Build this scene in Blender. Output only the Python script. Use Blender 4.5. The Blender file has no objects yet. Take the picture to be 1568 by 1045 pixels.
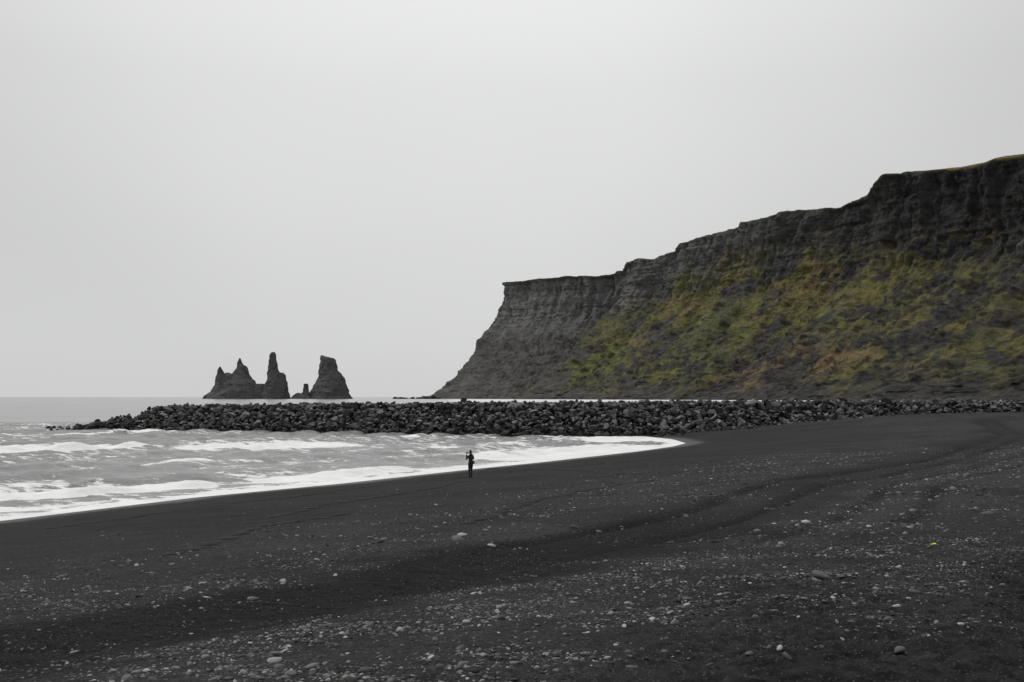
import bpy, bmesh, math
import numpy as np
from mathutils import Vector, Matrix
rng = np.random.default_rng(7)
S = bpy.context.scene
S.view_settings.view_transform='Standard'; S.view_settings.look='None'; S.view_settings.exposure=0
H=6.0; F=1524.4; PITCH=math.radians(3.21)

# image pixel (u,v) unprojected through the camera to depth Y -> world position
def px_to_world(u,v,Y):
    a=(u-784)/F; b=-(v-522.5)/F
    dy=math.cos(PITCH)-b*math.sin(PITCH); dz=math.sin(PITCH)+b*math.cos(PITCH)
    k=Y/dy
    return (a*k, Y, H+dz*k)
def onsea(u,v,lev=0.0):
    a=(u-784)/F; b=-(v-522.5)/F
    dy=math.cos(PITCH)-b*math.sin(PITCH); dz=math.sin(PITCH)+b*math.cos(PITCH)
    k=-(H-lev)/dz
    return (a*k, dy*k)

# ---------- numpy noise ----------
def _h(ix,iy,iz,seed):
    h=(ix.astype(np.int64)*374761393+iy.astype(np.int64)*668265263+seed*1274126177)&0xFFFFFFFF
    h=((h^(h>>13))*1274126177)&0xFFFFFFFF
    h=((h^(h>>16))*2246822519)&0xFFFFFFFF
    h=h^(h>>13)
    return (h&0xFFFFFF)/float(0xFFFFFF)
def vn2(x,y,seed=0):
    ix=np.floor(x);iy=np.floor(y);fx=x-ix;fy=y-iy
    fx=fx*fx*fx*(fx*(fx*6-15)+10);fy=fy*fy*fy*(fy*(fy*6-15)+10);z=None
    a=_h(ix,iy,z,seed);b=_h(ix+1,iy,z,seed);c=_h(ix,iy+1,z,seed);d=_h(ix+1,iy+1,z,seed)
    return ((a*(1-fx)+b*fx)*(1-fy)+(c*(1-fx)+d*fx)*fy)*2-1
def fbm(x,y,o=4,seed=0,g=0.5):
    r=0;a=1;t=0
    for i in range(o):
        c,s=math.cos(i*1.1),math.sin(i*1.1)
        r=r+a*vn2((c*x-s*y)*2**i+13.7*i,(s*x+c*y)*2**i-7.1*i,seed+i*17);t+=a;a*=g
    return r/t
def fbma(x,y,o=4,seed=0,g=0.5):   # un-rotated (keeps anisotropy)
    r=0;a=1;t=0
    for i in range(o):
        r=r+a*vn2(x*2**i+13.7*i,y*2**i-7.1*i,seed+i*17);t+=a;a*=g
    return r/t
def sm(a,b,x):
    t=np.clip((x-a)/(b-a),0,1);return t*t*(3-2*t)

def poly_dist(x,y,pts):
    best=np.full(x.shape,1e18);sg=np.zeros(x.shape);al=np.zeros(x.shape);L=0
    for (x0,y0),(x1,y1) in zip(pts[:-1],pts[1:]):
        dx,dy=x1-x0,y1-y0;l2=dx*dx+dy*dy;l=math.sqrt(l2)
        t=np.clip(((x-x0)*dx+(y-y0)*dy)/l2,0,1)
        d=(x-x0-t*dx)**2+(y-y0-t*dy)**2
        c=np.sign(dx*(y-y0)-dy*(x-x0))
        m=d<best
        best=np.where(m,d,best);sg=np.where(m,c,sg);al=np.where(m,L+t*l,al);L+=l
    return np.sqrt(best),sg,al
def inside(x,y,poly):
    r=np.zeros(x.shape,bool);n=len(poly)
    for i in range(n):
        x0,y0=poly[i];x1,y1=poly[(i+1)%n]
        if y0==y1: continue
        c=((y0>y)!=(y1>y))&(x<(x1-x0)*(y-y0)/(y1-y0)+x0)
        r^=c
    return r

def make_mesh(name,verts,faces,smooth=True,attrs=None,mats=None,midx=None):
    verts=np.asarray(verts,np.float32);faces=np.asarray(faces,np.int32)
    me=bpy.data.meshes.new(name);k=faces.shape[1]
    me.vertices.add(len(verts));me.vertices.foreach_set('co',verts.ravel())
    me.loops.add(faces.size);me.loops.foreach_set('vertex_index',faces.ravel())
    me.polygons.add(len(faces));me.polygons.foreach_set('loop_start',np.arange(0,faces.size,k,dtype=np.int32))
    me.polygons.foreach_set('loop_total',np.full(len(faces),k,np.int32))
    me.update(calc_edges=True)
    me.polygons.foreach_set('use_smooth',np.full(len(faces),smooth,bool))
    for n,a in (attrs or {}).items():
        a=np.asarray(a,np.float32)
        if a.ndim==1:
            t=me.attributes.new(n,'FLOAT','POINT');t.data.foreach_set('value',a)
        else:
            t=me.attributes.new(n,'FLOAT_COLOR','POINT')
            a4=np.ones((len(a),4),np.float32);a4[:,:3]=a;t.data.foreach_set('color',a4.ravel())
    for m in (mats or []): me.materials.append(m)
    if midx is not None: me.polygons.foreach_set('material_index',np.asarray(midx,np.int32))
    ob=bpy.data.objects.new(name,me);S.collection.objects.link(ob);return ob
def gridfaces(nx,ny):
    i=np.arange(nx*ny).reshape(ny,nx)
    return np.stack([i[:-1,:-1],i[:-1,1:],i[1:,1:],i[1:,:-1]],-1).reshape(-1,4)
def axis(lo,hi,step,ratio,mn,mx):
    mid=list(np.arange(lo,hi+step*.5,step));a=[];s=step;p=mid[0]
    while p>mn: s*=ratio;p-=s;a.append(p)
    b=[];s=step;p=mid[-1]
    while p<mx: s*=ratio;p+=s;b.append(p)
    return np.array(a[::-1]+mid+b)

# ---------- node helper ----------
class NT:
    def __init__(s,name):
        s.m=bpy.data.materials.new(name);s.m.use_nodes=True;s.t=s.m.node_tree;s.n=s.t.nodes
        s.b=s.n['Principled BSDF']
    def add(s,typ,**k):
        n=s.n.new(typ)
        for a,v in k.items(): setattr(n,a,v)
        return n
    def link(s,a,b): s.t.links.new(a,b)
    def put(s,sock,v):
        if hasattr(v,'is_output'): s.link(v,sock)
        else: sock.default_value=v
    def math(s,op,a,b=0.0,clamp=False):
        n=s.add('ShaderNodeMath',operation=op,use_clamp=clamp);s.put(n.inputs[0],a);s.put(n.inputs[1],b);return n.outputs[0]
    def mix(s,f,a,b,bt='MIX'):
        n=s.add('ShaderNodeMix',data_type='RGBA',blend_type=bt)
        s.put(n.inputs['Factor'],f);s.put(n.inputs[6],a if hasattr(a,'is_output') else (*a,1));s.put(n.inputs[7],b if hasattr(b,'is_output') else (*b,1));return n.outputs[2]
    def ramp(s,f,p0,p1,c0=(0,0,0,1),c1=(1,1,1,1)):
        n=s.add('ShaderNodeValToRGB');e=n.color_ramp.elements
        e[0].position=p0;e[1].position=p1;e[0].color=c0;e[1].color=c1;s.put(n.inputs[0],f);return n.outputs[0]
    def coord(s,scale=(1,1,1),rot=(0,0,0)):
        c=s.add('ShaderNodeTexCoord');m=s.add('ShaderNodeMapping');m.inputs['Scale'].default_value=scale;m.inputs['Rotation'].default_value=rot
        s.link(c.outputs['Object'],m.inputs[0]);return m.outputs[0]
    def noise(s,vec,scale,detail=4,rough=.55,out='Fac'):
        n=s.add('ShaderNodeTexNoise');n.inputs['Scale'].default_value=scale;n.inputs['Detail'].default_value=detail;n.inputs['Roughness'].default_value=rough
        s.link(vec,n.inputs['Vector']);return n.outputs[out]
    def attr(s,name,out='Fac'):
        return s.add('ShaderNodeAttribute',attribute_name=name).outputs[out]
    def bump(s,h,strength,dist,prev=None):
        n=s.add('ShaderNodeBump');n.inputs['Strength'].default_value=strength;n.inputs['Distance'].default_value=dist
        s.link(h,n.inputs['Height'])
        if prev: s.link(prev,n.inputs['Normal'])
        return n.outputs[0]
def simple(name,col,rough=.8,var=.25,scale=30):
    m=NT(name);c=m.coord();n=m.noise(c,scale)
    a=tuple(x*(1-var) for x in col);b=tuple(min(1,x*(1+var)) for x in col)
    m.link(m.mix(n,a,b),m.b.inputs['Base Color']);m.b.inputs['Roughness'].default_value=rough
    m.link(m.bump(n,.3,.01),m.b.inputs['Normal']);return m.m

# ---------- shoreline ----------
SH=[(-900,-600),(-120,-80),(-70,-20),(-45,20)]+[onsea(*p) for p in [(0,798),(150,780),(300,762),(520,741),(620,730),(720,719),(820,709),(900,700),(980,691),(1030,684),(1050,679),(1030,673)]]+[(20,152),(24,170),(60,186),(140,205),(270,500),(380,900),(600,1300),(900,1500),(5000,1700)]
LAND=SH+[(5000,-600)]
def shore(x,y):
    d,_,_=poly_dist(x,y,SH);return np.where(inside(x,y,LAND),d,-d)
PS=[-2000,-300,-60,-10,0,3,6,9.5,15,20,25,30,35,37,39,42,46,60,90,3000]
PZ=[-20,-12,-4,-.9,0,.22,.46,.75,1.15,1.5,1.85,2.2,2.58,2.42,2.62,2.8,2.9,3.0,3.05,4]
RUTS=(35.8,37.6,40.4,42.2)
def rutline(s,y): return s+.9*np.sin(y*.07)+.35*np.sin(y*.19)
def ground_h(x,y,s=None,fine=True):
    if s is None: s=shore(x,y)
    s2=s+0.9*fbm(x*.07,y*.07,3,5)*sm(1,10,s)
    z=np.interp(s2,PS,PZ)
    z=z+1.0*sm(34,66,x)*sm(90,150,y)*(1-sm(230,400,y))*sm(2,20,s)
    z=z+1.4*np.exp(-(x*x+y*y)/144.)
    z=z+.08*fbm(x*.25,y*.25,3,9)*sm(2,12,s)
    if fine:
        r=np.sqrt(x*x+y*y)
        am=(.28+.72*sm(41,45,s+1.5*fbm(x*.2,y*.2,2,3)))*sm(8,20,s)
        z=z+am*.085*fbm(x*1.6+y*.5,y*2.2,3,21)*(1-sm(40,90,r))
        hk=np.abs(fbm(x*2.6+y*.8,y*3.6,2,31))
        z=z+am*.13*(.25-hk)*(1-sm(22,42,r))
        z=z+am*.024*fbm(x*12,y*12,2,33)*(1-sm(12,18,r))
        for s0 in RUTS:
            z=z-.10*np.exp(-((rutline(s,y)-s0)/.26)**2)*sm(20,28,y)
    return z

# ================= beach ground =================
xs=axis(-9,11,.052,1.022,-6000,8000);ys=axis(6.5,20,.05,1.013,-600,9000)
X,Y=np.meshgrid(xs,ys);x=X.ravel();y=Y.ravel()
s=shore(x,y);z=ground_h(x,y,s)
nb=fbm(x*.15,y*.15,3,77)
sw=s+2.4*nb+1.0*fbm(x*.6,y*.6,2,78)
band=lambda a,b,c,d: sm(a,b,sw)*(1-sm(c,d,sw))
patch=sm(-.3,.3,fbm(x*.35,y*.35,3,55))
gravel=np.clip(.75*band(20,29,33.5,35)+1.0*band(38.0,40,43.5,46)+.15*sm(14,20,s)+.10*band(44,46,60,70),0,1)*(.20+.80*patch)
slope_shade=band(34,35.2,37.6,39.2)*(1-.9*sm(22,34,y))  # berm slope's shading painted into the sand colour as a darker band
upper=sm(43.5,46,sw)
damp=1-sm(1.2,3.6,s+.8*fbm(x*.3,y*.3,2,44))
track=sum(np.exp(-((rutline(s,y)-s0)/.33)**2) for s0 in RUTS)*sm(20,28,y)*(1-sm(120,150,y))*(.55+.45*sm(-.3,.2,fbm(x*.2,y*.2,2,91)))
m=NT('black_sand');c=m.coord()
n2=m.noise(c,9,5,.7);n3=m.noise(c,60,4,.7);ns=m.noise(m.coord((.5,1,1),(0,0,-.95)),1.1,6,.68);nl=m.noise(c,.12,4,.6);nm_=m.noise(c,3.2,5,.7)
col=m.mix(m.ramp(ns,.35,.65),(.0195,.0190,.0195),(.037,.036,.0365))
col=m.mix(m.math('MULTIPLY',m.ramp(nl,.42,.62),.6),col,(.047,.046,.0465))
col=m.mix(m.math('MULTIPLY',m.attr('slope_shade'),.75),col,(.005,.005,.0052))
col=m.mix(m.math('MULTIPLY',m.attr('upper'),.85),col,m.mix(m.ramp(nm_,.36,.62),(.003,.003,.0032),(.034,.0335,.034)))
col=m.mix(m.math('MULTIPLY',m.attr('track'),.9,True),col,(.003,.003,.003))
col=m.mix(m.ramp(n2,.3,.7),m.mix(.6,col,(0,0,0)),m.mix(.09,col,(.12,.12,.12)))
v=m.add('ShaderNodeTexVoronoi');v.inputs['Scale'].default_value=18;m.link(c,v.inputs['Vector'])
sep=m.add('ShaderNodeSeparateColor');m.link(v.outputs['Color'],sep.inputs[0])
peb=m.math('MULTIPLY',m.math('LESS_THAN',v.outputs['Distance'],.40),m.math('LESS_THAN',sep.outputs[0],m.math('MULTIPLY',m.attr('gravel'),.27)))
col=m.mix(peb,col,m.mix(sep.outputs[1],(.02,.02,.022),(.16,.16,.16)))
v2=m.add('ShaderNodeTexVoronoi');v2.inputs['Scale'].default_value=70;m.link(c,v2.inputs['Vector'])
sep2=m.add('ShaderNodeSeparateColor');m.link(v2.outputs['Color'],sep2.inputs[0])
gr=m.math('LESS_THAN',sep2.outputs[0],m.math('ADD',m.math('MULTIPLY',m.attr('gravel'),.22),.03))
col=m.mix(m.math('MULTIPLY',gr,.7),col,(.085,.085,.085))
col=m.mix(m.math('MULTIPLY',m.attr('damp'),.85),col,(.007,.007,.0075))
m.link(col,m.b.inputs['Base Color'])
m.link(m.math('SUBTRACT',.92,m.math('MULTIPLY',m.attr('damp'),.5)),m.b.inputs['Roughness'])
m.link(m.math('ADD',.08,m.math('MULTIPLY',m.attr('damp'),.15)),m.b.inputs['Specular IOR Level'])
b1=m.bump(nm_,.8,.08);b1=m.bump(n2,.9,.05,b1);b2=m.bump(n3,.8,.012,b1);b3=m.bump(v2.outputs['Distance'],.5,.008,b2)
m.link(b3,m.b.inputs['Normal'])
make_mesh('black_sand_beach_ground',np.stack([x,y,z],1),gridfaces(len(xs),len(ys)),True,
  dict(gravel=gravel,slope_shade=slope_shade,upper=upper,damp=damp,track=track),[m.m])

# ================= footprints =================
mfp=simple('trodden_sand',(.003,.003,.0035),.95)
def trail(parent,nm,pts,wob):
    P_=np.array([onsea(u,v,lv) for u,v,lv in pts]);L=np.r_[0,np.cumsum(np.hypot(*np.diff(P_,axis=0).T))]
    V=[];Fc=[];an=np.linspace(0,2*np.pi,12,endpoint=False);k=0
    for i,t in enumerate(np.arange(0,L[-1],.66)):
        cx=np.interp(t,L,P_[:,0])+wob*fbm(np.array([t*.15]),np.array([wob]),2,5)[0]+rng.uniform(-.1,.1);cy=np.interp(t,L,P_[:,1])+rng.uniform(-.1,.1)+(.14 if i%2 else -.14)
        rs=rng.uniform(.9,1.35)
        for rr,dz in ((.22,.012),(.13,.050),(.0,.014)):
            for a in an:
                V.append((cx+rs*rr*1.1*math.cos(a)*(1+.2*math.sin(3*a+i)),cy+rs*rr*1.1*math.sin(a),dz))
        for q in range(2):
            for j in range(12): Fc.append((k+q*12+j,k+q*12+(j+1)%12,k+(q+1)*12+(j+1)%12,k+(q+1)*12+j))
        k+=36
    V=np.array(V);V[:,2]+=ground_h(V[:,0],V[:,1]);o=make_mesh(nm,V,Fc,True,None,[mfp]);o.parent=parent
fp=bpy.data.objects.new('footprints',None);S.collection.objects.link(fp)
trail(fp,'trail_a',[(405,797,1.2),(500,776,1.2),(560,769,1.2),(650,754,1.1),(722,735,.8)],.8)
trail(fp,'trail_b',[(745,708,.7),(830,721,.8),(905,733,1.1),(980,737,1.4)],.8)
trail(fp,'trail_c',[(860,716,.7),(940,712,.9),(1040,702,1.2),(1130,695,1.5)],.6)
trail(fp,'trail_d',[(930,711,.9),(938,728,1.2),(930,752,1.7)],.4)
trail(fp,'trail_e',[(700,812,2.0),(780,790,1.9),(900,757,1.7),(990,745,1.8)],.8)
trail(fp,'trail_f',[(60,820,.6),(200,797,.7),(330,775,.7),(480,757,.7),(620,741,.7),(715,731,.75)],.5)
trail(fp,'trail_g',[(250,850,1.9),(420,810,1.6),(520,790,1.5)],.9)

# ================= rocks helper =================
def ico(sub):
    bm=bmesh.new();bmesh.ops.create_icosphere(bm,subdivisions=sub,radius=1)
    v=np.array([a.co[:] for a in bm.verts]);f=np.array([[q.index for q in p.verts] for p in bm.faces]);bm.free();return v,f
def rock_variants(sub,n,ncut,lo,hi,rough=.05):
    v,f=ico(sub);out=[]
    for i in range(n):
        w=v.copy()
        for k in range(ncut):
            d=rng.normal(size=3);d/=np.linalg.norm(d);o=rng.uniform(lo,hi)
            q=w@d;w=w-np.outer(np.maximum(q-o,0),d)
        w=w*(1+rough*rng.normal(size=(len(w),1)));out.append(w)
    return np.array(out),f
def rotm(n,tilt=None):
    q=rng.normal(size=(n,4))
    if tilt is not None:
        a=rng.uniform(0,2*np.pi,n);q=np.stack([np.cos(a/2),tilt*rng.normal(size=n),tilt*rng.normal(size=n),np.sin(a/2)],1)
    q/=np.linalg.norm(q,axis=1)[:,None];w,x,y,z=q.T
    return np.stack([1-2*(y*y+z*z),2*(x*y-z*w),2*(x*z+y*w),2*(x*y+z*w),1-2*(x*x+z*z),2*(y*z-x*w),2*(x*z-y*w),2*(y*z+x*w),1-2*(x*x+y*y)],1).reshape(-1,3,3)
def scatter(name,var,f,pos,scl,tilt,col,mat,smooth=False,extra=None):
    n=len(pos);k=rng.integers(0,len(var),n);nv=var.shape[1]
    V=np.einsum('nij,nvj->nvi',rotm(n,tilt),var[k]*scl[:,None,:])+pos[:,None,:]
    Fc=(f[None]+(np.arange(n)*nv)[:,None,None]).reshape(-1,3)
    return make_mesh(name,V.reshape(-1,3),Fc,smooth,{'Col':np.repeat(col,nv,0)},[mat])

# ================= beach pebbles =================
def dens(px,py):
    s=shore(px,py);nb=fbm(px*.15,py*.15,3,77);sw=s+2.4*nb+1.0*fbm(px*.6,py*.6,2,78)
    b=lambda a,b_,c,d: sm(a,b_,sw)*(1-sm(c,d,sw))
    g=.55*b(20,29,33.5,35.5)+.85*b(37.8,40,43.2,46)+.04*sm(10,18,s)+.14*b(34,36,38,39)
    g=g*(1-.94*sm(44,47,sw))
    return g*(.08+.92*sm(-.15,.40,fbm(px*.7,py*1.0,4,55)))
def sample(n,y0,y1):
    py=np.sqrt(rng.uniform(y0*y0,y1*y1,n));px=py*rng.uniform(-.62,.62,n)
    k=rng.uniform(size=n)<dens(px,py);return px[k],py[k]
m=NT('pebble_stone');c=m.coord();n=m.noise(c,60,4,.6)
m.link(m.mix(1,m.attr('Col','Color'),m.mix(n,(.6,.6,.6),(1.3,1.3,1.3)),'MULTIPLY'),m.b.inputs['Base Color']);m.b.inputs['Roughness'].default_value=.75;m.b.inputs['Specular IOR Level'].default_value=.2
pebm=m.m
px1,py1=sample(85000,6.5,22);px2,py2=sample(120000,22,70)
px=np.concatenate([px1,px2]);py=np.concatenate([py1,py2]);N=len(px)
r=np.clip(np.exp(rng.normal(-4.55,.52,N)),.005,.06)*np.where(py>22,2.1,1.15)
big=rng.uniform(size=N)<.012;r=np.where(big,r*2.1,r)
pz=ground_h(px,py)+r*.10
g=np.clip(np.exp(rng.normal(-2.3,.70,N)),.02,.44);g=np.where(big,np.clip(g*1.5,.1,.4),g)
col=np.stack([g,g*.995,g*.98],1)
var,f=rock_variants(2,24,5,.55,.9,.03)
near=py<22
var1,f1=rock_variants(1,24,3,.7,.95,.06)
scl=np.stack([r*rng.uniform(.9,1.7,N),r*rng.uniform(.7,1.1,N),r*rng.uniform(.35,.7,N)],1)
P=np.stack([px,py,pz],1)
root=bpy.data.objects.new('beach_pebbles',None);S.collection.objects.link(root)
for nm,k,va,ff in (('near_pebbles',near,var,f),('far_pebbles',~near,var1,f1)):
    o=scatter(nm,va,ff,P[k],scl[k],.12,col[k],pebm,True);o.parent=root

# ================= sea =================
xs=axis(-125,36,.42,1.06,-30000,9000);ys=axis(36,190,.36,1.045,-600,45000)
X,Y=np.meshgrid(xs,ys);x=X.ravel();y=Y.ravel();s=shore(x,y)
inb=(1-sm(205,260,y))*sm(-200,-150,x)
wd=np.array([.80,-.60]);q=x*wd[0]+y*wd[1]+5*fbm(x*.02,y*.02,2,61)
z=.17*np.sin(q*2*np.pi/9.5)+.10*np.sin(q*2*np.pi/4.7+2*fbm(x*.05,y*.05,2,62))
z=z+.30*fbm(x*.35,y*.5,4,63)
z=z*inb*sm(0,10,-s)
foam=.0*x
WL=[ # image pixels along each breaker crest, height, front width, trailing width, strength
 ([(-300,706),(0,695),(100,692),(190,688),(262,683)],.8,1.8,16,1.25),
 ([(240,691),(330,689),(440,687),(580,682)],.5,2.0,14,1.12),
 ([(-300,774),(0,763),(90,762),(160,757),(250,752),(350,742)],.75,1.5,5.5,1.25),
 ([(330,746),(430,740),(520,733),(600,724),(640,719)],.7,1.5,5.5,1.25),
 ([(600,726),(700,719),(745,713)],.3,.9,1.8,1.0),
 ([(800,709),(880,701),(940,694),(1000,687),(1035,681)],.45,1.8,11,1.15),
 ([(150,663),(215,662),(285,661)],.5,1.5,9,1.0),
 ([(590,668),(630,669),(650,668)],.8,1.5,7,1.2),
 ([(930,678),(985,675),(1020,675),(1036,678)],.7,3,12,1.25),
 ([(-60,654),(0,654),(60,653),(85,656)],.6,1.0,4,.45),
 ([(-60,668),(100,667),(240,665)],.45,1.0,5,.6),
 ([(640,702),(760,696),(800,694)],.35,1.0,5,.9),
 ([(60,726),(180,718),(300,711),(420,706)],.45,1.0,5,.70),
 ([(430,714),(520,708),(640,703)],.4,1.0,4,.70),
 ([(-40,745),(60,738),(150,733)],.4,.8,3,.66),
 ([(-40,782),(60,776),(170,768)],.25,.6,1.4,.78),
 ([(620,688),(740,684),(850,682)],.35,1.0,7,.68),
]
for pts,h,wf,wt,st in WL:
    P_=[onsea(*p) for p in pts]
    L=sum(math.dist(a,b) for a,b in zip(P_[:-1],P_[1:]))
    xx=x+1.6*fbm(x*.12,y*.12,3,64);yy=y+2.4*fbm(x*.1+9,y*.1,3,65)
    d,sg,al=poly_dist(xx,yy,P_)
    q=d*sg;e=np.minimum(al,L-al);endf=sm(-.5,min(6,L*.3),e)
    hh=h*(.6+.7*fbm(al*.22,al*0,2,66))*sm(0,4,-s)
    z=z+hh*endf*np.where(q<0,np.exp(-(q/(wf*.5))**2),np.exp(-(q/(wf*1.8))**2))
    wtn=wt*(1+.6*fbm(al*.15,al*0+3,3,68))*(.35+.65*endf)
    foam=np.maximum(foam,st*(.3+.7*endf)*np.where(q<0,np.exp(-(q/wf)**4),1-.55*sm(.1,1,q/wtn)-.45*sm(.9,2.2,q/wtn)))
sws=-s+.9*fbm(x*.25,y*.25,3,67)
foam=np.maximum(foam,1.25*(1-.55*sm(.8,2.2,sws)-.45*sm(2,5.0,sws)))
foam=np.maximum(foam,.42*np.exp(-np.clip(-s,0,999)/30)*inb)
foam=np.maximum(foam,.38*inb*sm(-.3,.4,fbm(x*.04,y*.06,3,70)))
far=sm(900,1300,y)*(1-sm(2900,3600,y))*sm(-.12,-.04,x/np.maximum(y,1))
foam=np.maximum(foam,.62*far)
m=NT('sea_water');c=m.coord((1,1,1));cs=m.coord((.5,1,1),(0,0,-.6))
w1=m.noise(cs,.55,5,.6);w2=m.noise(cs,2.6,4,.6);big=m.noise(cs,.03,4,.6)
base=m.mix(m.ramp(big,.35,.65),(.15,.155,.15),(.25,.255,.245))
fn=m.noise(cs,.9,7,.75);vor=m.add('ShaderNodeTexVoronoi',feature='DISTANCE_TO_EDGE');vor.inputs['Scale'].default_value=.8
wv=m.add('ShaderNodeVectorMath',operation='ADD');m.link(cs,wv.inputs[0]);m.link(m.noise(c,1.1,4,.6,'Color'),wv.inputs[1]);m.link(wv.outputs[0],vor.inputs['Vector'])
lace=m.math('SUBTRACT',.10,m.math('MULTIPLY',vor.outputs['Distance'],.5))
fm=m.math('ADD',m.math('ADD',m.attr('foam'),m.math('MULTIPLY',m.math('SUBTRACT',fn,.5),2.1)),lace)
fm=m.ramp(fm,.48,.62)
fcol=m.mix(m.ramp(m.noise(cs,.5,6,.75),.35,.65),(.72,.725,.72),(.90,.90,.89))
bn=m.bump(w1,.9,.40);bn=m.bump(w2,.8,.12,bn);bn=m.bump(fn,.5,.12,bn)
m.link(m.mix(fm,base,fcol),m.b.inputs['Base Color'])
m.link(m.math('ADD',.16,m.math('MULTIPLY',fm,.6)),m.b.inputs['Roughness'])
m.b.inputs['IOR'].default_value=1.33
m.link(bn,m.b.inputs['Normal'])
make_mesh('sea_water',np.stack([x,y,z],1),gridfaces(len(xs),len(ys)),True,dict(foam=foam),[m.m])

# ================= rock breakwater =================
foot=[px_to_world(u,660,d)[:2] for u,d in [(168,180),(280,177),(420,171),(560,165),(700,158),(800,153),(900,151),(1000,152),(1100,156),(1250,163),(1400,169),(1568,173),(1750,178),(2000,186)]]
foot=np.array(foot);seg=np.r_[0,np.cumsum(np.hypot(*np.diff(foot,axis=0).T))];LT=seg[-1]
bt=np.linspace(0,LT,600);bx=np.interp(bt,seg,foot[:,0]);by=np.interp(bt,seg,foot[:,1])
k=np.ones(31)/31;bx[15:-15]=np.convolve(bx,k,'valid');by[15:-15]=np.convolve(by,k,'valid')
tx=np.gradient(bx);ty=np.gradient(by);tl=np.hypot(tx,ty);nx_=-ty/tl;ny_=tx/tl
def crest(t): return np.interp(t,[0,1.5,3.5,8,20,60,110,LT],[1.6,2.7,3.7,4.05,4.2,4.65,4.9,5.0])
def bw_h(t,o):
    c=crest(t);fs=c/7.8
    return np.where(o<7.8,o*fs,np.where(o<12,c,c-(o-12)*.55))
pos=[];STEP=.68
for t in np.arange(0,LT,STEP):
    for o in np.arange(-1.0,18.0,.68):
        tt=t+rng.uniform(-.42,.42);oo=o+rng.uniform(-.4,.4)
        i=min(599,int(max(tt,0)/LT*599));rt=max(tt,0);endk=min(1,rt/4.)
        if oo<4*(1-endk) or oo>20-6*(1-endk): continue
        if oo>13 and rng.uniform()<.4: continue
        h=float(bw_h(rt,oo));pos.append((bx[i]+nx_[i]*oo+rng.uniform(-.2,.2),by[i]+ny_[i]*oo,h+rng.uniform(-.32,.12)))
for i in range(380):     # low rocks trailing off the tip
    k=rng.uniform()**.6;u=76+124*k;d=rng.uniform(181,191);w=px_to_world(u,650,d)
    top=-.2+2.6*max(0,(k-.1)/.9)**1.3;pos.append((w[0],w[1],rng.uniform(-.4,max(top,-.1))+rng.uniform(-.1,.2)))
for i in range(190):
    u=rng.uniform(1000,1600);d=rng.uniform(147,158)+(u-1000)/600*17;w=px_to_world(u,650,d)
    gz=float(ground_h(np.array([w[0]]),np.array([w[1]]))[0]);pos.append((w[0],w[1],max(gz,-.2)+.05))
pos=np.array(pos);N=len(pos)
rr=np.clip(np.exp(rng.normal(-.66,.32,N)),.28,1.1);rr[-190:]*=.7
scl=np.stack([rr*rng.uniform(.95,1.5,N),rr*rng.uniform(.75,1.1,N),rr*rng.uniform(.5,.8,N)],1)
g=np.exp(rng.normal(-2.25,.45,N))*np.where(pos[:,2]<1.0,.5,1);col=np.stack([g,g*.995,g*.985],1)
m=NT('basalt_boulder');c=m.coord();n=m.noise(c,1.6,6,.65);n5=m.noise(c,7,5,.7)
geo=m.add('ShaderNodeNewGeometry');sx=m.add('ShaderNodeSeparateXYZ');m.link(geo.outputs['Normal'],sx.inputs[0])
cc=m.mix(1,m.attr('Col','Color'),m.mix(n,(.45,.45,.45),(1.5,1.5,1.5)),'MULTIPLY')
cc=m.mix(m.ramp(sx.outputs[2],.25,.9),m.mix(.75,cc,(.012,.012,.012)),cc)   # overhead light put into the colour: tops stay pale, flanks near black
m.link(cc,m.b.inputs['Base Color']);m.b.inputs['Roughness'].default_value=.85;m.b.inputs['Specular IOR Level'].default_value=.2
m.link(m.bump(n5,.5,.08),m.b.inputs['Normal'])
var,f=rock_variants(3,26,13,.36,.72,.012)
bwr=bpy.data.objects.new('rock_breakwater',None);S.collection.objects.link(bwr)
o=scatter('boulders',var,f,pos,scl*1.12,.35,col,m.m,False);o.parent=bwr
oo=np.array([0,1.5,8.4,11.8,16,20.5]);T=bt[12:]
V=[]
for a in oo:
    hh=bw_h(T,np.full(len(T),a))-.7
    V.append(np.stack([bx[12:]+nx_[12:]*a,by[12:]+ny_[12:]*a,hh],1))
core=make_mesh('rubble_core',np.concatenate(V),gridfaces(len(T),len(oo)),False,None,[simple('rubble',(.008,.008,.008),.95)]);core.parent=bwr

# ================= cliff headland =================
RIM=[(768,433,3000),(774,432,2992),(800,430,2960),(815,427,2940),(850,425,2900),(862,422,2885),(900,423,2840),(938,420,2800),(941,415,2790),(949,414,2775),(956,402,2720),(975,396,2680),(1000,397,2650),(1012,391,2630),(1030,384,2595),(1036,374,2575),(1046,371,2560),(1080,360,2500),(1105,355,2460),(1130,348,2420),(1133,341,2410),(1160,336,2370),(1190,327,2320),(1204,323,2300),(1250,320,2230),(1283,317,2180),(1296,311,2155),(1325,299,2100),(1329,290,2090),(1339,277,2070),(1350,266,2050),(1400,262,1980),(1450,259,1910),(1480,256,1860),(1500,251,1830),(1530,244,1790),(1568,238,1740),(1700,215,1600),(1900,200,1450),(2400,190,1250)]
rim=np.array([px_to_world(*p) for p in RIM])
pre=np.array([(520,3500,rim[0,2]-20),(200,3300,rim[0,2]-10),(40,3130,rim[0,2]-4)])
rim=np.concatenate([pre,rim])
seg=np.r_[0,np.cumsum(np.hypot(*np.diff(rim[:,:2],axis=0).T))];LT2=seg[-1]
NT_=1700
uu=np.linspace(0,LT2,NT_);rx=np.interp(uu,seg,rim[:,0]);ry=np.interp(uu,seg,rim[:,1]);rz=np.interp(uu,seg,rim[:,2])
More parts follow.
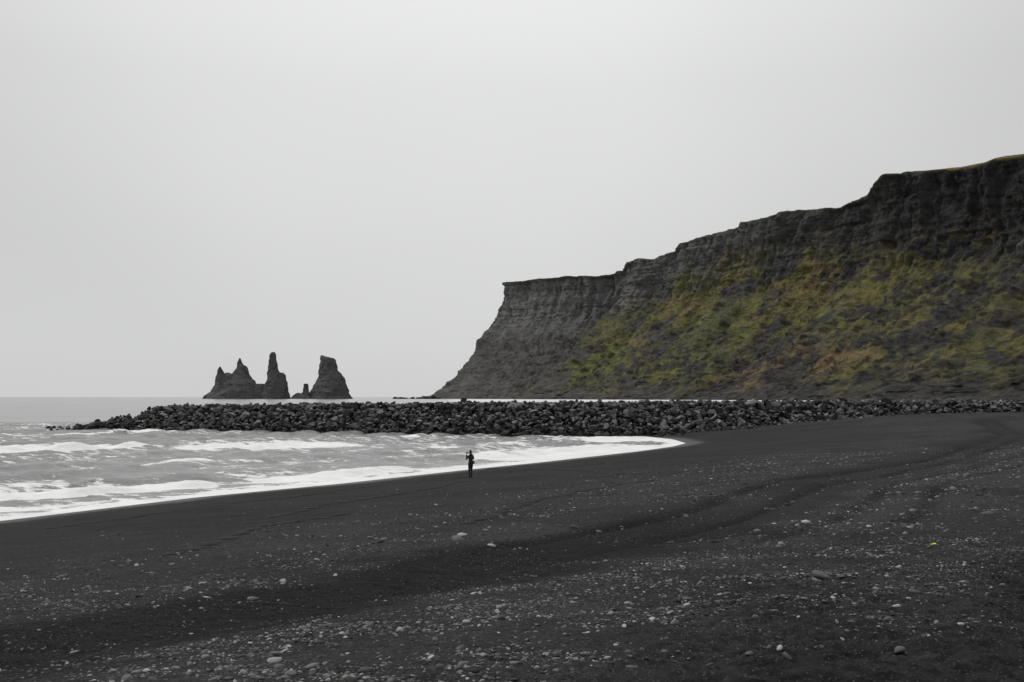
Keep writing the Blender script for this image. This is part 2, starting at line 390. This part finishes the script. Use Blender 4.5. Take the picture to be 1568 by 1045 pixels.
def smooth(a,k):
    p=np.r_[np.full(k,a[0]),a,np.full(k,a[-1])];return np.convolve(p,np.ones(2*k+1)/(2*k+1),'valid')
gx=smooth(np.gradient(smooth(rx,12)),38);gy=smooth(np.gradient(smooth(ry,12)),38);gl=np.hypot(gx,gy);nx_=gy/gl;ny_=-gx/gl
tipt=seg[3]
wd=np.interp(uu,[0,tipt,tipt+300,tipt+900,LT2],[240,236,290,400,460])
A=np.array([0,.15,.34,.46,.61,.65,.78,.92,.98,1.0]);Bz=np.array([.0,.08,.18,.27,.42,.5,.59,.70,.85,1.0])
A2=np.array([0,.3,.5,.68,.80,.88,.93,.96,.985,1.0]);B2=np.array([0,.14,.27,.40,.50,.58,.66,.76,.88,1.0])
NV=400;vv=np.linspace(0,1,NV)
l1=np.r_[0,np.cumsum(np.hypot(np.diff(A),np.diff(Bz)))];l1/=l1[-1]
l2=np.r_[0,np.cumsum(np.hypot(np.diff(A2),np.diff(B2)))];l2/=l2[-1]
a1=np.interp(vv,l1,A);b1=np.interp(vv,l1,Bz);a2=np.interp(vv,l2,A2);b2=np.interp(vv,l2,B2)
mixk=sm(tipt+150,tipt+900,uu)[None,:]
a=a1[:,None]*(1-mixk)+a2[:,None]*mixk;b=b1[:,None]*(1-mixk)+b2[:,None]*mixk
UU=np.broadcast_to(uu[None,:],a.shape)+0;zz=b*rz[None,:]-4*(1-b);zz0=zz+0
off0=wd[None]*(1-a)
SL=np.concatenate([np.zeros((1,NT_)),np.cumsum(np.hypot(np.diff(off0,axis=0),np.diff(zz0,axis=0)),0)])   # slope length
b_w=b+.07*fbm(UU/120,SL/120,3,99)
cl=sm(.46,.66,b_w)
but=30*fbm(UU/170,SL/600,3,101)
gul=1-np.abs(fbm(UU/70+.5*fbm(UU/90,SL/90,2,140),SL/330,3,103))*2.4
fl=1-np.abs(fbma(UU/30+.35*fbm(UU/50,zz0/50,3,141),zz0/140,4,107,.55))*2.4
led=fbma(UU/160,zz0/10,3,109);rough=fbm(UU/18,SL/16,5,111,.62);hump=fbm(UU/46,SL/40,5,119,.55)
crag=np.maximum(fbm(UU/24,SL/15,4,123,.6)-.12,0)*(1-cl)
out=but*sm(0,.35,b)*(.35+.65*(1-sm(.9,1,b)))-gul*(9*sm(.05,.4,b)*(1-.4*cl)+8*cl)-fl*13*cl+led*(5*cl+1)+rough*(2.6+4.5*cl)+hump*(5+1*cl)
out=out+15*crag
out*=.25+.75*(1-sm(.965,1,b)*.8)
kt=np.interp(938,[p[0] for p in RIM],seg[3:]);kk=kt-tipt
tipk=1-sm(tipt+60,tipt+400,UU)
out*=1-.45*tipk
out=out+45*sm(kt+10,kt+130,UU)*(1-sm(kt+500,kt+900,UU))*(1-sm(.2,.98,b))
zz=zz+(rough*3.5+hump*6+9*crag-gul*5)*sm(.0,.12,b)*(1-sm(.6,.8,b))
off=off0+out
XX=rx[None,:]+nx_[None,:]*off;YY=ry[None,:]+ny_[None,:]*off
rn=fbm(UU/24,UU*0,5,131,.6);zz=zz+2.6*rn*sm(.92,1,b)
pl=np.array([4,10,20,35,55,80,130,220,400,800.])
px_=rx[None]-nx_[None]*pl[:,None]+nx_[None]*out[-1][None]*np.exp(-pl[:,None]/60);py_=ry[None]-ny_[None]*pl[:,None]+ny_[None]*out[-1][None]*np.exp(-pl[:,None]/60)
rise=sm(seg[3]+1300,seg[3]+1500,uu)[None]
pz_=zz[-1][None]+(1.4+rise*18)*(1-np.exp(-pl[:,None]/45))+1.0*fbm(np.broadcast_to(uu,(10,NT_))/40,pl[:,None]/30+0*px_,3,133)
XA=np.concatenate([XX,px_]);YA=np.concatenate([YY,py_]);ZA=np.concatenate([zz,pz_])
# ground cover colour (moss, grass, bare rock)
t0=UU-tipt
n_a=fbm(UU/120,SL/110,5,201,.6);n_b=fbm(UU/60+.4*fbm(UU/60,SL/60,2,202),SL/55,5,203,.60);n_c=fbm(UU/13,SL/11,4,205,.65);n_d=fbm(UU/170+5,SL/170,3,207)
strk=fbm(UU/14+.5*n_c,zz0/45,4,209,.6);strat=fbma(UU/260,zz0/6.5,3,211)
dark=sm(300,1500,t0)
rk=(.140-.094*dark*sm(.4,.6,b))*(1+.28*strk+.22*strat+.38*n_c+.25*n_b)
pale=sm(.34,.55,fbma(UU/12,zz0/70,3,231))*sm(kk+900,kk+1200,t0)*cl*(1-sm(.85,.95,b))*sm(-.1,.3,n_b)
rk=np.clip(rk*(1+1.6*pale),.012,.35)
rock=np.stack([rk*1.0,rk*.99,rk*.975],-1)
gm=sm(-.26,.14,n_b*1.0+.50*n_c+.08)*sm(kk-30,kk+90,t0+40*n_a+80*(.5-b))
topl=np.interp(t0,[kk,kk+300,kk+700,kk+1000,kk+1300],[.68,.78,.85,.68,.62])+.16*n_a+.05*strk
gm=gm*(1-sm(-.13,.08,b+.12*n_b-topl))*sm(.02,.16,b+.10*n_b)
gm=gm*(1-.70*sm(.06,.25,crag+.06*n_c))
gm*=.92
green=np.stack([.122+.03*n_c,.130+.03*n_c,.046+0*n_c],-1)
olive=np.stack([.126+.03*n_c,.116+.02*n_c,.050+0*n_c],-1)
brown=np.stack([.165+.03*n_c,.122+.02*n_c,.070+.01*n_c],-1)
dull=np.stack([.080+.02*n_c,.080+.02*n_c,.056+0*n_c],-1)
o1=sm(-.25,.30,n_d+.4*n_b+.15*sm(kk+300,kk+900,t0))
o2=sm(.12,.42,n_d*.3+n_a*.5+.50*np.exp(-((t0-(kk+860))/200)**2)*(1-sm(.15,.5,b))+.2*n_b-.05)
o3=sm(-.05,.30,fbm(UU/70,SL/60,4,243)+.15*n_c)
gc=green*(1-o1[...,None])+olive*o1[...,None];gc=gc*(1-o2[...,None])+brown*o2[...,None];gc=gc*(1-.7*o3[...,None])+dull*.7*o3[...,None]
gc=gc*(.70+.65*sm(-.6,.6,n_c*.9+n_b))[...,None]
lowrock=np.clip(.092*(1+.5*n_c+.25*strk)-.024*dark,.02,.3)
rock=rock*cl[...,None]+(1-cl)[...,None]*np.stack([lowrock,lowrock*.98,lowrock*.92],-1)
rock=rock*(1+.15*tipk[...,None])  # far tip lightened: distance haze put into the rock colour
colr=rock*(1-gm[...,None])+gc*gm[...,None]
edge=(sm(.986,.998,b)*sm(-.5,.1,n_c+.3))[...,None];colr=colr*(1-.7*edge)+.7*edge*np.array([.140,.130,.06])
pc=np.broadcast_to(np.array([.26,.19,.08]),(10,NT_,3))*(.8+.35*fbm(XA[NV:]/25,YA[NV:]/25,3,221))[...,None]
pc=pc*(.55+.45*rise[...,None])
colA=np.concatenate([colr,pc]).reshape(-1,3)
m=NT('cliff_rock_and_moss');c=m.coord();n=m.noise(c,.10,8,.72);n6=m.noise(c,.4,6,.7)
m.link(m.mix(1,m.attr('Col','Color'),m.mix(m.ramp(n,.32,.68),(.55,.55,.55),(1.42,1.42,1.42)),'MULTIPLY'),m.b.inputs['Base Color'])
m.b.inputs['Roughness'].default_value=.95;m.b.inputs['Specular IOR Level'].default_value=.05
m.link(m.bump(n6,.6,2.5,m.bump(n,.8,6)),m.b.inputs['Normal'])
make_mesh('cliff_headland',np.stack([XA.ravel(),YA.ravel(),ZA.ravel()],1),gridfaces(NT_,NV+10),True,{'Col':colA},[m.m])
pp=[]
for u in np.concatenate([rng.uniform(604,672,40),rng.uniform(640,700,30)]):
    w=px_to_world(u,608,2860+rng.uniform(-20,60));pp.append((w[0],w[1],0+rng.uniform(-1,2)+(3 if 648<u<668 else 0)))
pp=np.array(pp);r=rng.uniform(2,6,len(pp));scl=np.stack([r*2.2,r*1.4,r*.8],1);g=np.full(len(pp),.085)
var,f=rock_variants(2,10,7,.5,.9,.04)
scatter('shore_rocks',var,f,pp,scl,.15,np.stack([g,g,g],1),bpy.data.materials['basalt_boulder'])

# ================= sea stacks =================
mst=NT('sea_stack_basalt');c=mst.coord((1,1,.6));n=mst.noise(c,.09,7,.65);n7=mst.noise(mst.coord((1,1,.25)),.35,5,.6)
mst.link(mst.mix(mst.ramp(n,.3,.7),(.070,.071,.073),(.135,.136,.138)),mst.b.inputs['Base Color']);mst.b.inputs['Roughness'].default_value=.95;mst.b.inputs['Specular IOR Level'].default_value=.1  # lighter, low-contrast blue-grey basalt, with distance haze painted into it
mst.link(mst.bump(n7,.7,4,mst.bump(n,.9,9)),mst.b.inputs['Normal'])
def stack(parent,nm,prof,D,sd,thick=.75):
    prof=np.array(prof,float);vs=np.linspace(prof[0,0],prof[-1,0],90)
    L=np.interp(vs,prof[:,0],prof[:,1]);R=np.interp(vs,prof[:,0],prof[:,2]);V=[];na=72
    an=np.linspace(0,2*np.pi,na,endpoint=False)
    for v_,l,r_ in zip(vs,L,R):
        x0,_,z0=px_to_world(l,v_,D);x1,_,_=px_to_world(r_,v_,D);cx=(x0+x1)/2;hw=max((x1-x0)/2,.4)
        if v_==vs[-1]: z0=-6
        dn=1+.20*fbm(np.cos(an)*1.8+sd,np.sin(an)*1.8+z0*.04,4,sd)
        jit=3.2*fbm(np.cos(an)*3+sd,np.sin(an)*3+z0*.16,4,sd+5,.6)
        rad=hw*dn+np.clip(jit,-hw*.4,hw*.5)
        V.append(np.stack([cx+rad*np.cos(an),D+(rad*thick+min(hw,6)*.2)*np.sin(an),np.full(na,z0)+.0],1))
    V=np.array(V);i=np.arange(90*na).reshape(90,na);j=np.roll(i,-1,1)
    fc=np.stack([i[:-1],i[1:],j[1:],j[:-1]],-1).reshape(-1,4)
    VV=V.reshape(-1,3);top=VV[:na].mean(0)+np.array([0,0,.5]);VV=np.vstack([VV,top]);ti=len(VV)-1
    me=bpy.data.meshes.new(nm);me.from_pydata(VV.tolist(),[],fc.tolist()+[[int(a_),int(b_),ti] for a_,b_ in zip(i[0],j[0])])
    for p in me.polygons:p.use_smooth=True
    me.materials.append(mst.m);o=bpy.data.objects.new(nm,me);S.collection.objects.link(o);o.parent=parent
def E(n):
    o=bpy.data.objects.new(n,None);S.collection.objects.link(o);return o
D=3000
p=E('sea_stack')
stack(p,'west_spire',[(562,336,338),(566,334,340),(572,333,343),(580,331,347),(590,329,352),(600,322,360),(606,314,372),(611,311,375)],D,3)
stack(p,'main_peak',[(549,366.5,368),(553,365,370),(559,363,373),(561,364,378),(568,360,380),(574,356,381),(581,349,386),(583,346,390),(588,338,394),(600,333,400),(611,328,408)],D+12,8)
stack(p,'saddle_block',[(571,346,351),(574,342,358),(582,339,366),(600,334,380),(611,330,384)],D+5,12)
stack(p,'east_shoulder',[(588,392,404),(591,388,406),(600,384,412),(611,380,418)],D,15)
p=E('sea_stack.001')
stack(p,'needle',[(539.5,417,420),(542,414.5,422),(546,413,423),(556,412.5,424.5),(566,411,426),(572,410,429),(582,409,433),(590,407,437),(600,404,440),(611,400,443)],D-10,21)
stack(p,'shoulder',[(571,428,433),(575,426,437),(588,420,440),(600,416,441),(611,410,443)],D-14,25)
p=E('sea_stack.002')
stack(p,'small_pillar',[(588,465.5,471),(590,465,472),(600,464.5,472.5),(604,461,474),(611,450,480)],D,31)
stack(p,'low_rock',[(602,455,459),(605,450,464),(611,445,470)],D,33)
p=E('sea_stack.003')
stack(p,'tower',[(544.5,491,494),(546,490.5,498),(549,490.5,511),(552,491.5,514),(558,490,515),(568,488,517),(572,487,521),(580,486,527),(585,482,528),(590,478,530),(600,476,534),(607,475,537),(611,472,540)],D+20,41,.8)

# ================= person photographing the sea =================
def dark(nm,c,r=.85): return simple(nm,c,r,.25,40)
mj=dark('jacket_cloth',(.014,.014,.016));mt=dark('trousers_cloth',(.010,.010,.012));ms=simple('skin',(.42,.27,.20),.6,.08,50)
mb=dark('boot_leather',(.02,.017,.015));mh=dark('hair',(.02,.013,.01));mc=dark('camera_body',(.012,.012,.012),.4);mbag=simple('bag_canvas',(.20,.15,.10),.9)
def skin(nm,V,Ed,R,mats,pick,parent,sub=2):
    me=bpy.data.meshes.new(nm);me.from_pydata(V,Ed,[]);o=bpy.data.objects.new(nm,me);S.collection.objects.link(o)
    o.modifiers.new('s','SKIN');sd=o.modifiers.new('d','SUBSURF');sd.levels=sub;sd.render_levels=sub
    for i,r in enumerate(R):
        me.skin_vertices[0].data[i].radius=(r if isinstance(r,tuple) else (r,r))
    me.skin_vertices[0].data[0].use_root=True
    dg=bpy.context.evaluated_depsgraph_get();nm_=bpy.data.meshes.new_from_object(o.evaluated_get(dg))
    o.modifiers.clear();o.data=nm_;nm_.materials.clear()
    for q in mats:nm_.materials.append(q)
    for p_ in nm_.polygons: p_.use_smooth=True;p_.material_index=pick(p_.center)
    o.parent=parent;return o
per=E('person')
V=[(0,0,.95),(0,.005,1.08),(0,.01,1.26),(0,.015,1.40),(0,.005,1.48),(0,-.02,1.555)];R=[(.165,.125),(.15,.115),(.175,.12),(.15,.10),(.065,.065),(.055,.055)]
Ed=[(0,1),(1,2),(2,3),(3,4),(4,5)]
for sx_ in (-1,1):
    k=len(V);st=.06 if sx_>0 else -.05
    V+=[(sx_*.10,0,.84),(sx_*.11,-.02+st*.6,.48),(sx_*.12,.02+st,.10),(sx_*.125,-.02+st,.045),(sx_*.15,-.15+st,.035)];R+=[.098,.066,.048,.045,.038]
    Ed+=[(0,k),(k,k+1),(k+1,k+2),(k+2,k+3),(k+3,k+4)]
    k=len(V);V+=[(sx_*.185,.01,1.40),(sx_*.30,-.07,1.17),(sx_*.10,-.285,1.50)];R+=[.072,.056,.036];Ed+=[(3,k),(k,k+1),(k+1,k+2)]
skin('body',V,Ed,R,[mj,mt,mb,ms],lambda c:(2 if c.z<.13 else 1 if c.z<.80 else 3 if (c.z>1.505 and abs(c.x)<.06 and c.y>-.12) else 0),per)
for sx_,nm in ((-1,'right_hand'),(1,'left_hand')):
    V=[(sx_*.10,-.285,1.50),(sx_*.095,-.31,1.535),(sx_*.088,-.335,1.565)];R=[.026,.030,.028];Ed=[(0,1),(1,2)]
    for i,(dz,ln) in enumerate([(.030,1.0),(.010,1.1),(-.010,1.0),(-.028,.8)]):
        k=len(V);V+=[(sx_*.082,-.355,1.565+dz),(sx_*.070,-.355-.030*ln,1.567+dz),(sx_*.045,-.355-.042*ln,1.568+dz)];R+=[.010,.009,.008];Ed+=[(2,k),(k,k+1),(k+1,k+2)]
    k=len(V);V+=[(sx_*.075,-.30,1.545),(sx_*.05,-.295,1.55)];R+=[.011,.009];Ed+=[(1,k),(k,k+1)]
    skin(nm,V,Ed,R,[ms],lambda c:0,per,1)
bm=bmesh.new();bmesh.ops.create_uvsphere(bm,u_segments=32,v_segments=24,radius=1)
for v_ in bm.verts:
    a_,b_,c_=v_.co
    w_=1-.25*max(0,-c_)
    X_=a_*.078*w_;Y_=b_*.098*(1-.1*max(0,-c_));Z_=c_*.122
    if b_<-.6: 
        Y_-=.022*math.exp(-((X_/.012)**2+((Z_+.012)/.022)**2))
        Y_+=.010*math.exp(-(((abs(X_)-.03)/.014)**2+((Z_-.012)/.014)**2))
        Y_-=.007*math.exp(-((X_/.022)**2+((Z_+.058)/.008)**2))
    v_.co=(X_,Y_-.03,Z_+1.645)
me=bpy.data.meshes.new('head');bm.to_mesh(me);bm.free();me.materials.append(ms)
for p_ in me.polygons:p_.use_smooth=True
o=bpy.data.objects.new('head',me);S.collection.objects.link(o);o.parent=per
def ball(nm,loc,sc,mat,cut=None):
    bm=bmesh.new();bmesh.ops.create_uvsphere(bm,u_segments=24,v_segments=16,radius=1)
    if cut: bmesh.ops.delete(bm,geom=[v for v in bm.verts if cut(v.co)],context='VERTS')
    for v in bm.verts:
        w=1+.05*math.sin(v.co.x*9+v.co.z*7);v.co=(v.co.x*sc[0]*w+loc[0],v.co.y*sc[1]*w+loc[1],v.co.z*sc[2]*w+loc[2])
    me=bpy.data.meshes.new(nm);bm.to_mesh(me);bm.free();me.materials.append(mat)
    for p_ in me.polygons:p_.use_smooth=True
    o=bpy.data.objects.new(nm,me);S.collection.objects.link(o);o.parent=per;return o
for q in (-1,1):
    ball('ear',(q*.078,-.02,1.64),(.012,.02,.03),ms);ball('eye',(q*.03,-.117,1.657),(.011,.009,.011),simple('eye_white',(.6,.6,.6),.3))
ball('hair',(0,-.018,1.665),(.092,.108,.118),mh,lambda c:c.y<-.45 and c.z<.45)
ball('jacket_hood',(0,.07,1.50),(.115,.075,.075),mj)
def boxp(nm,loc,sz,mat,bev=.008):
    bm=bmesh.new();bmesh.ops.create_cube(bm,size=1)
    for v in bm.verts:v.co=(v.co.x*sz[0],v.co.y*sz[1],v.co.z*sz[2])
    bmesh.ops.bevel(bm,geom=bm.edges[:],offset=bev,segments=3,affect='EDGES')
    for v in bm.verts:v.co+=Vector(loc)
    me=bpy.data.meshes.new(nm);bm.to_mesh(me);bm.free();me.materials.append(mat);o=bpy.data.objects.new(nm,me);S.collection.objects.link(o);o.parent=per
boxp('camera_body',(0,-.36,1.58),(.13,.06,.09),mc);boxp('camera_prism',(0,-.36,1.635),(.05,.05,.03),mc)
bm=bmesh.new();bmesh.ops.create_cone(bm,segments=24,radius1=.035,radius2=.04,depth=.12,cap_ends=True,matrix=Matrix.Translation((0,-.44,1.58))@Matrix.Rotation(math.pi/2,4,'X'))
me=bpy.data.meshes.new('camera_lens');bm.to_mesh(me);bm.free();me.materials.append(mc);o=bpy.data.objects.new('camera_lens',me);S.collection.objects.link(o);o.parent=per
boxp('shoulder_bag',(-.20,.03,.98),(.10,.22,.20),mbag,.03)
pxp,pyp=px_to_world(720.5,731,65)[:2]
gz=float(ground_h(np.array([pxp]),np.array([pyp]))[0])
per.location=(pxp,pyp,gz);per.rotation_euler=(0,0,math.radians(-140))

# ================= small yellow litter =================
lx,ly=px_to_world(1430,819,21)[:2];lz=float(ground_h(np.array([lx]),np.array([ly]))[0])
n_=26;gx_,gy_=np.meshgrid(np.linspace(-1,1,n_),np.linspace(-1,1,n_));gx_=gx_.ravel();gy_=gy_.ravel()
hz=.040+.022*fbm(gx_*1.8,gy_*1.8,3,301)+.018*(1-gx_**2)
ln=.060*(1+.25*fbm(gx_*2,gy_*2,2,305))
make_mesh('yellow_plastic_litter',np.stack([lx+gx_*ln*1.1,ly+gy_*.045*(1+.3*gx_),lz+hz],1),gridfaces(n_,n_),True,None,[simple('yellow_plastic',(.70,.68,.05),.45,.1)])

# ================= camera, sky, sun =================
cam=bpy.data.cameras.new('camera');co=bpy.data.objects.new('camera',cam);S.collection.objects.link(co)
co.location=(0,0,H);co.rotation_euler=(math.pi/2+PITCH,0,0);cam.lens=35;cam.sensor_width=36;cam.clip_end=100000;cam.clip_start=.1;S.camera=co
az=math.radians(-70);el=math.radians(48);dv=Vector((math.sin(az)*math.cos(el),math.cos(az)*math.cos(el),math.sin(el)))
w=bpy.data.worlds.new('World');S.world=w;w.use_nodes=True;t=w.node_tree;N_=t.nodes;bg=N_['Background']
sky=N_.new('ShaderNodeTexSky');sky.sky_type='NISHITA';sky.sun_disc=False;sky.sun_elevation=el;sky.sun_rotation=az;sky.air_density=1;sky.dust_density=5
hs=N_.new('ShaderNodeHueSaturation');hs.inputs['Saturation'].default_value=.05;t.links.new(sky.outputs[0],hs.inputs['Color'])
tc=N_.new('ShaderNodeTexCoord');sp=N_.new('ShaderNodeSeparateXYZ');t.links.new(tc.outputs['Generated'],sp.inputs[0])
rp=N_.new('ShaderNodeValToRGB');e=rp.color_ramp.elements
e[0].position=0;e[0].color=(6.9,6.9,6.9,1);e[1].position=1;e[1].color=(7.8,7.85,7.9,1)
for ps,vv_ in ((.05,6.95),(.15,6.6),(.3,6.3),(.5,7.0)):
    q=e.new(ps);q.color=(vv_,vv_*1.003,vv_*1.006,1)
t.links.new(sp.outputs[2],rp.inputs[0])
dp=N_.new('ShaderNodeVectorMath');dp.operation='DOT_PRODUCT';t.links.new(tc.outputs['Generated'],dp.inputs[0])
a2=math.radians(-3);e2=math.radians(36);dp.inputs[1].default_value=(math.sin(a2)*math.cos(e2),math.cos(a2)*math.cos(e2),math.sin(e2))
m1=N_.new('ShaderNodeMapRange');m1.interpolation_type='SMOOTHSTEP';m1.inputs['From Min'].default_value=.80;m1.inputs['From Max'].default_value=1;m1.inputs['To Min'].default_value=.94;m1.inputs['To Max'].default_value=1.26;t.links.new(dp.outputs['Value'],m1.inputs['Value'])
no=N_.new('ShaderNodeTexNoise');no.inputs['Scale'].default_value=1.6;no.inputs['Detail'].default_value=3;t.links.new(tc.outputs['Generated'],no.inputs['Vector'])
mr=N_.new('ShaderNodeMapRange');mr.inputs['From Min'].default_value=.3;mr.inputs['From Max'].default_value=.7;mr.inputs['To Min'].default_value=.96;mr.inputs['To Max'].default_value=1.04;t.links.new(no.outputs['Fac'],mr.inputs['Value'])
mm=N_.new('ShaderNodeMath');mm.operation='MULTIPLY';t.links.new(m1.outputs[0],mm.inputs[0]);t.links.new(mr.outputs[0],mm.inputs[1])
vm=N_.new('ShaderNodeVectorMath');vm.operation='SCALE';t.links.new(rp.outputs[0],vm.inputs[0]);t.links.new(mm.outputs[0],vm.inputs['Scale'])
mx=N_.new('ShaderNodeMix');mx.data_type='RGBA';mx.inputs['Factor'].default_value=.95;t.links.new(hs.outputs[0],mx.inputs[6]);t.links.new(vm.outputs[0],mx.inputs[7])
t.links.new(mx.outputs[2],bg.inputs['Color']);bg.inputs['Strength'].default_value=.1
sl=bpy.data.lights.new('sun','SUN');sl.energy=1.3;sl.angle=math.radians(14);sl.color=(1,.985,.96);so=bpy.data.objects.new('sun',sl);S.collection.objects.link(so)
so.rotation_euler=dv.to_track_quat('Z','Y').to_euler()
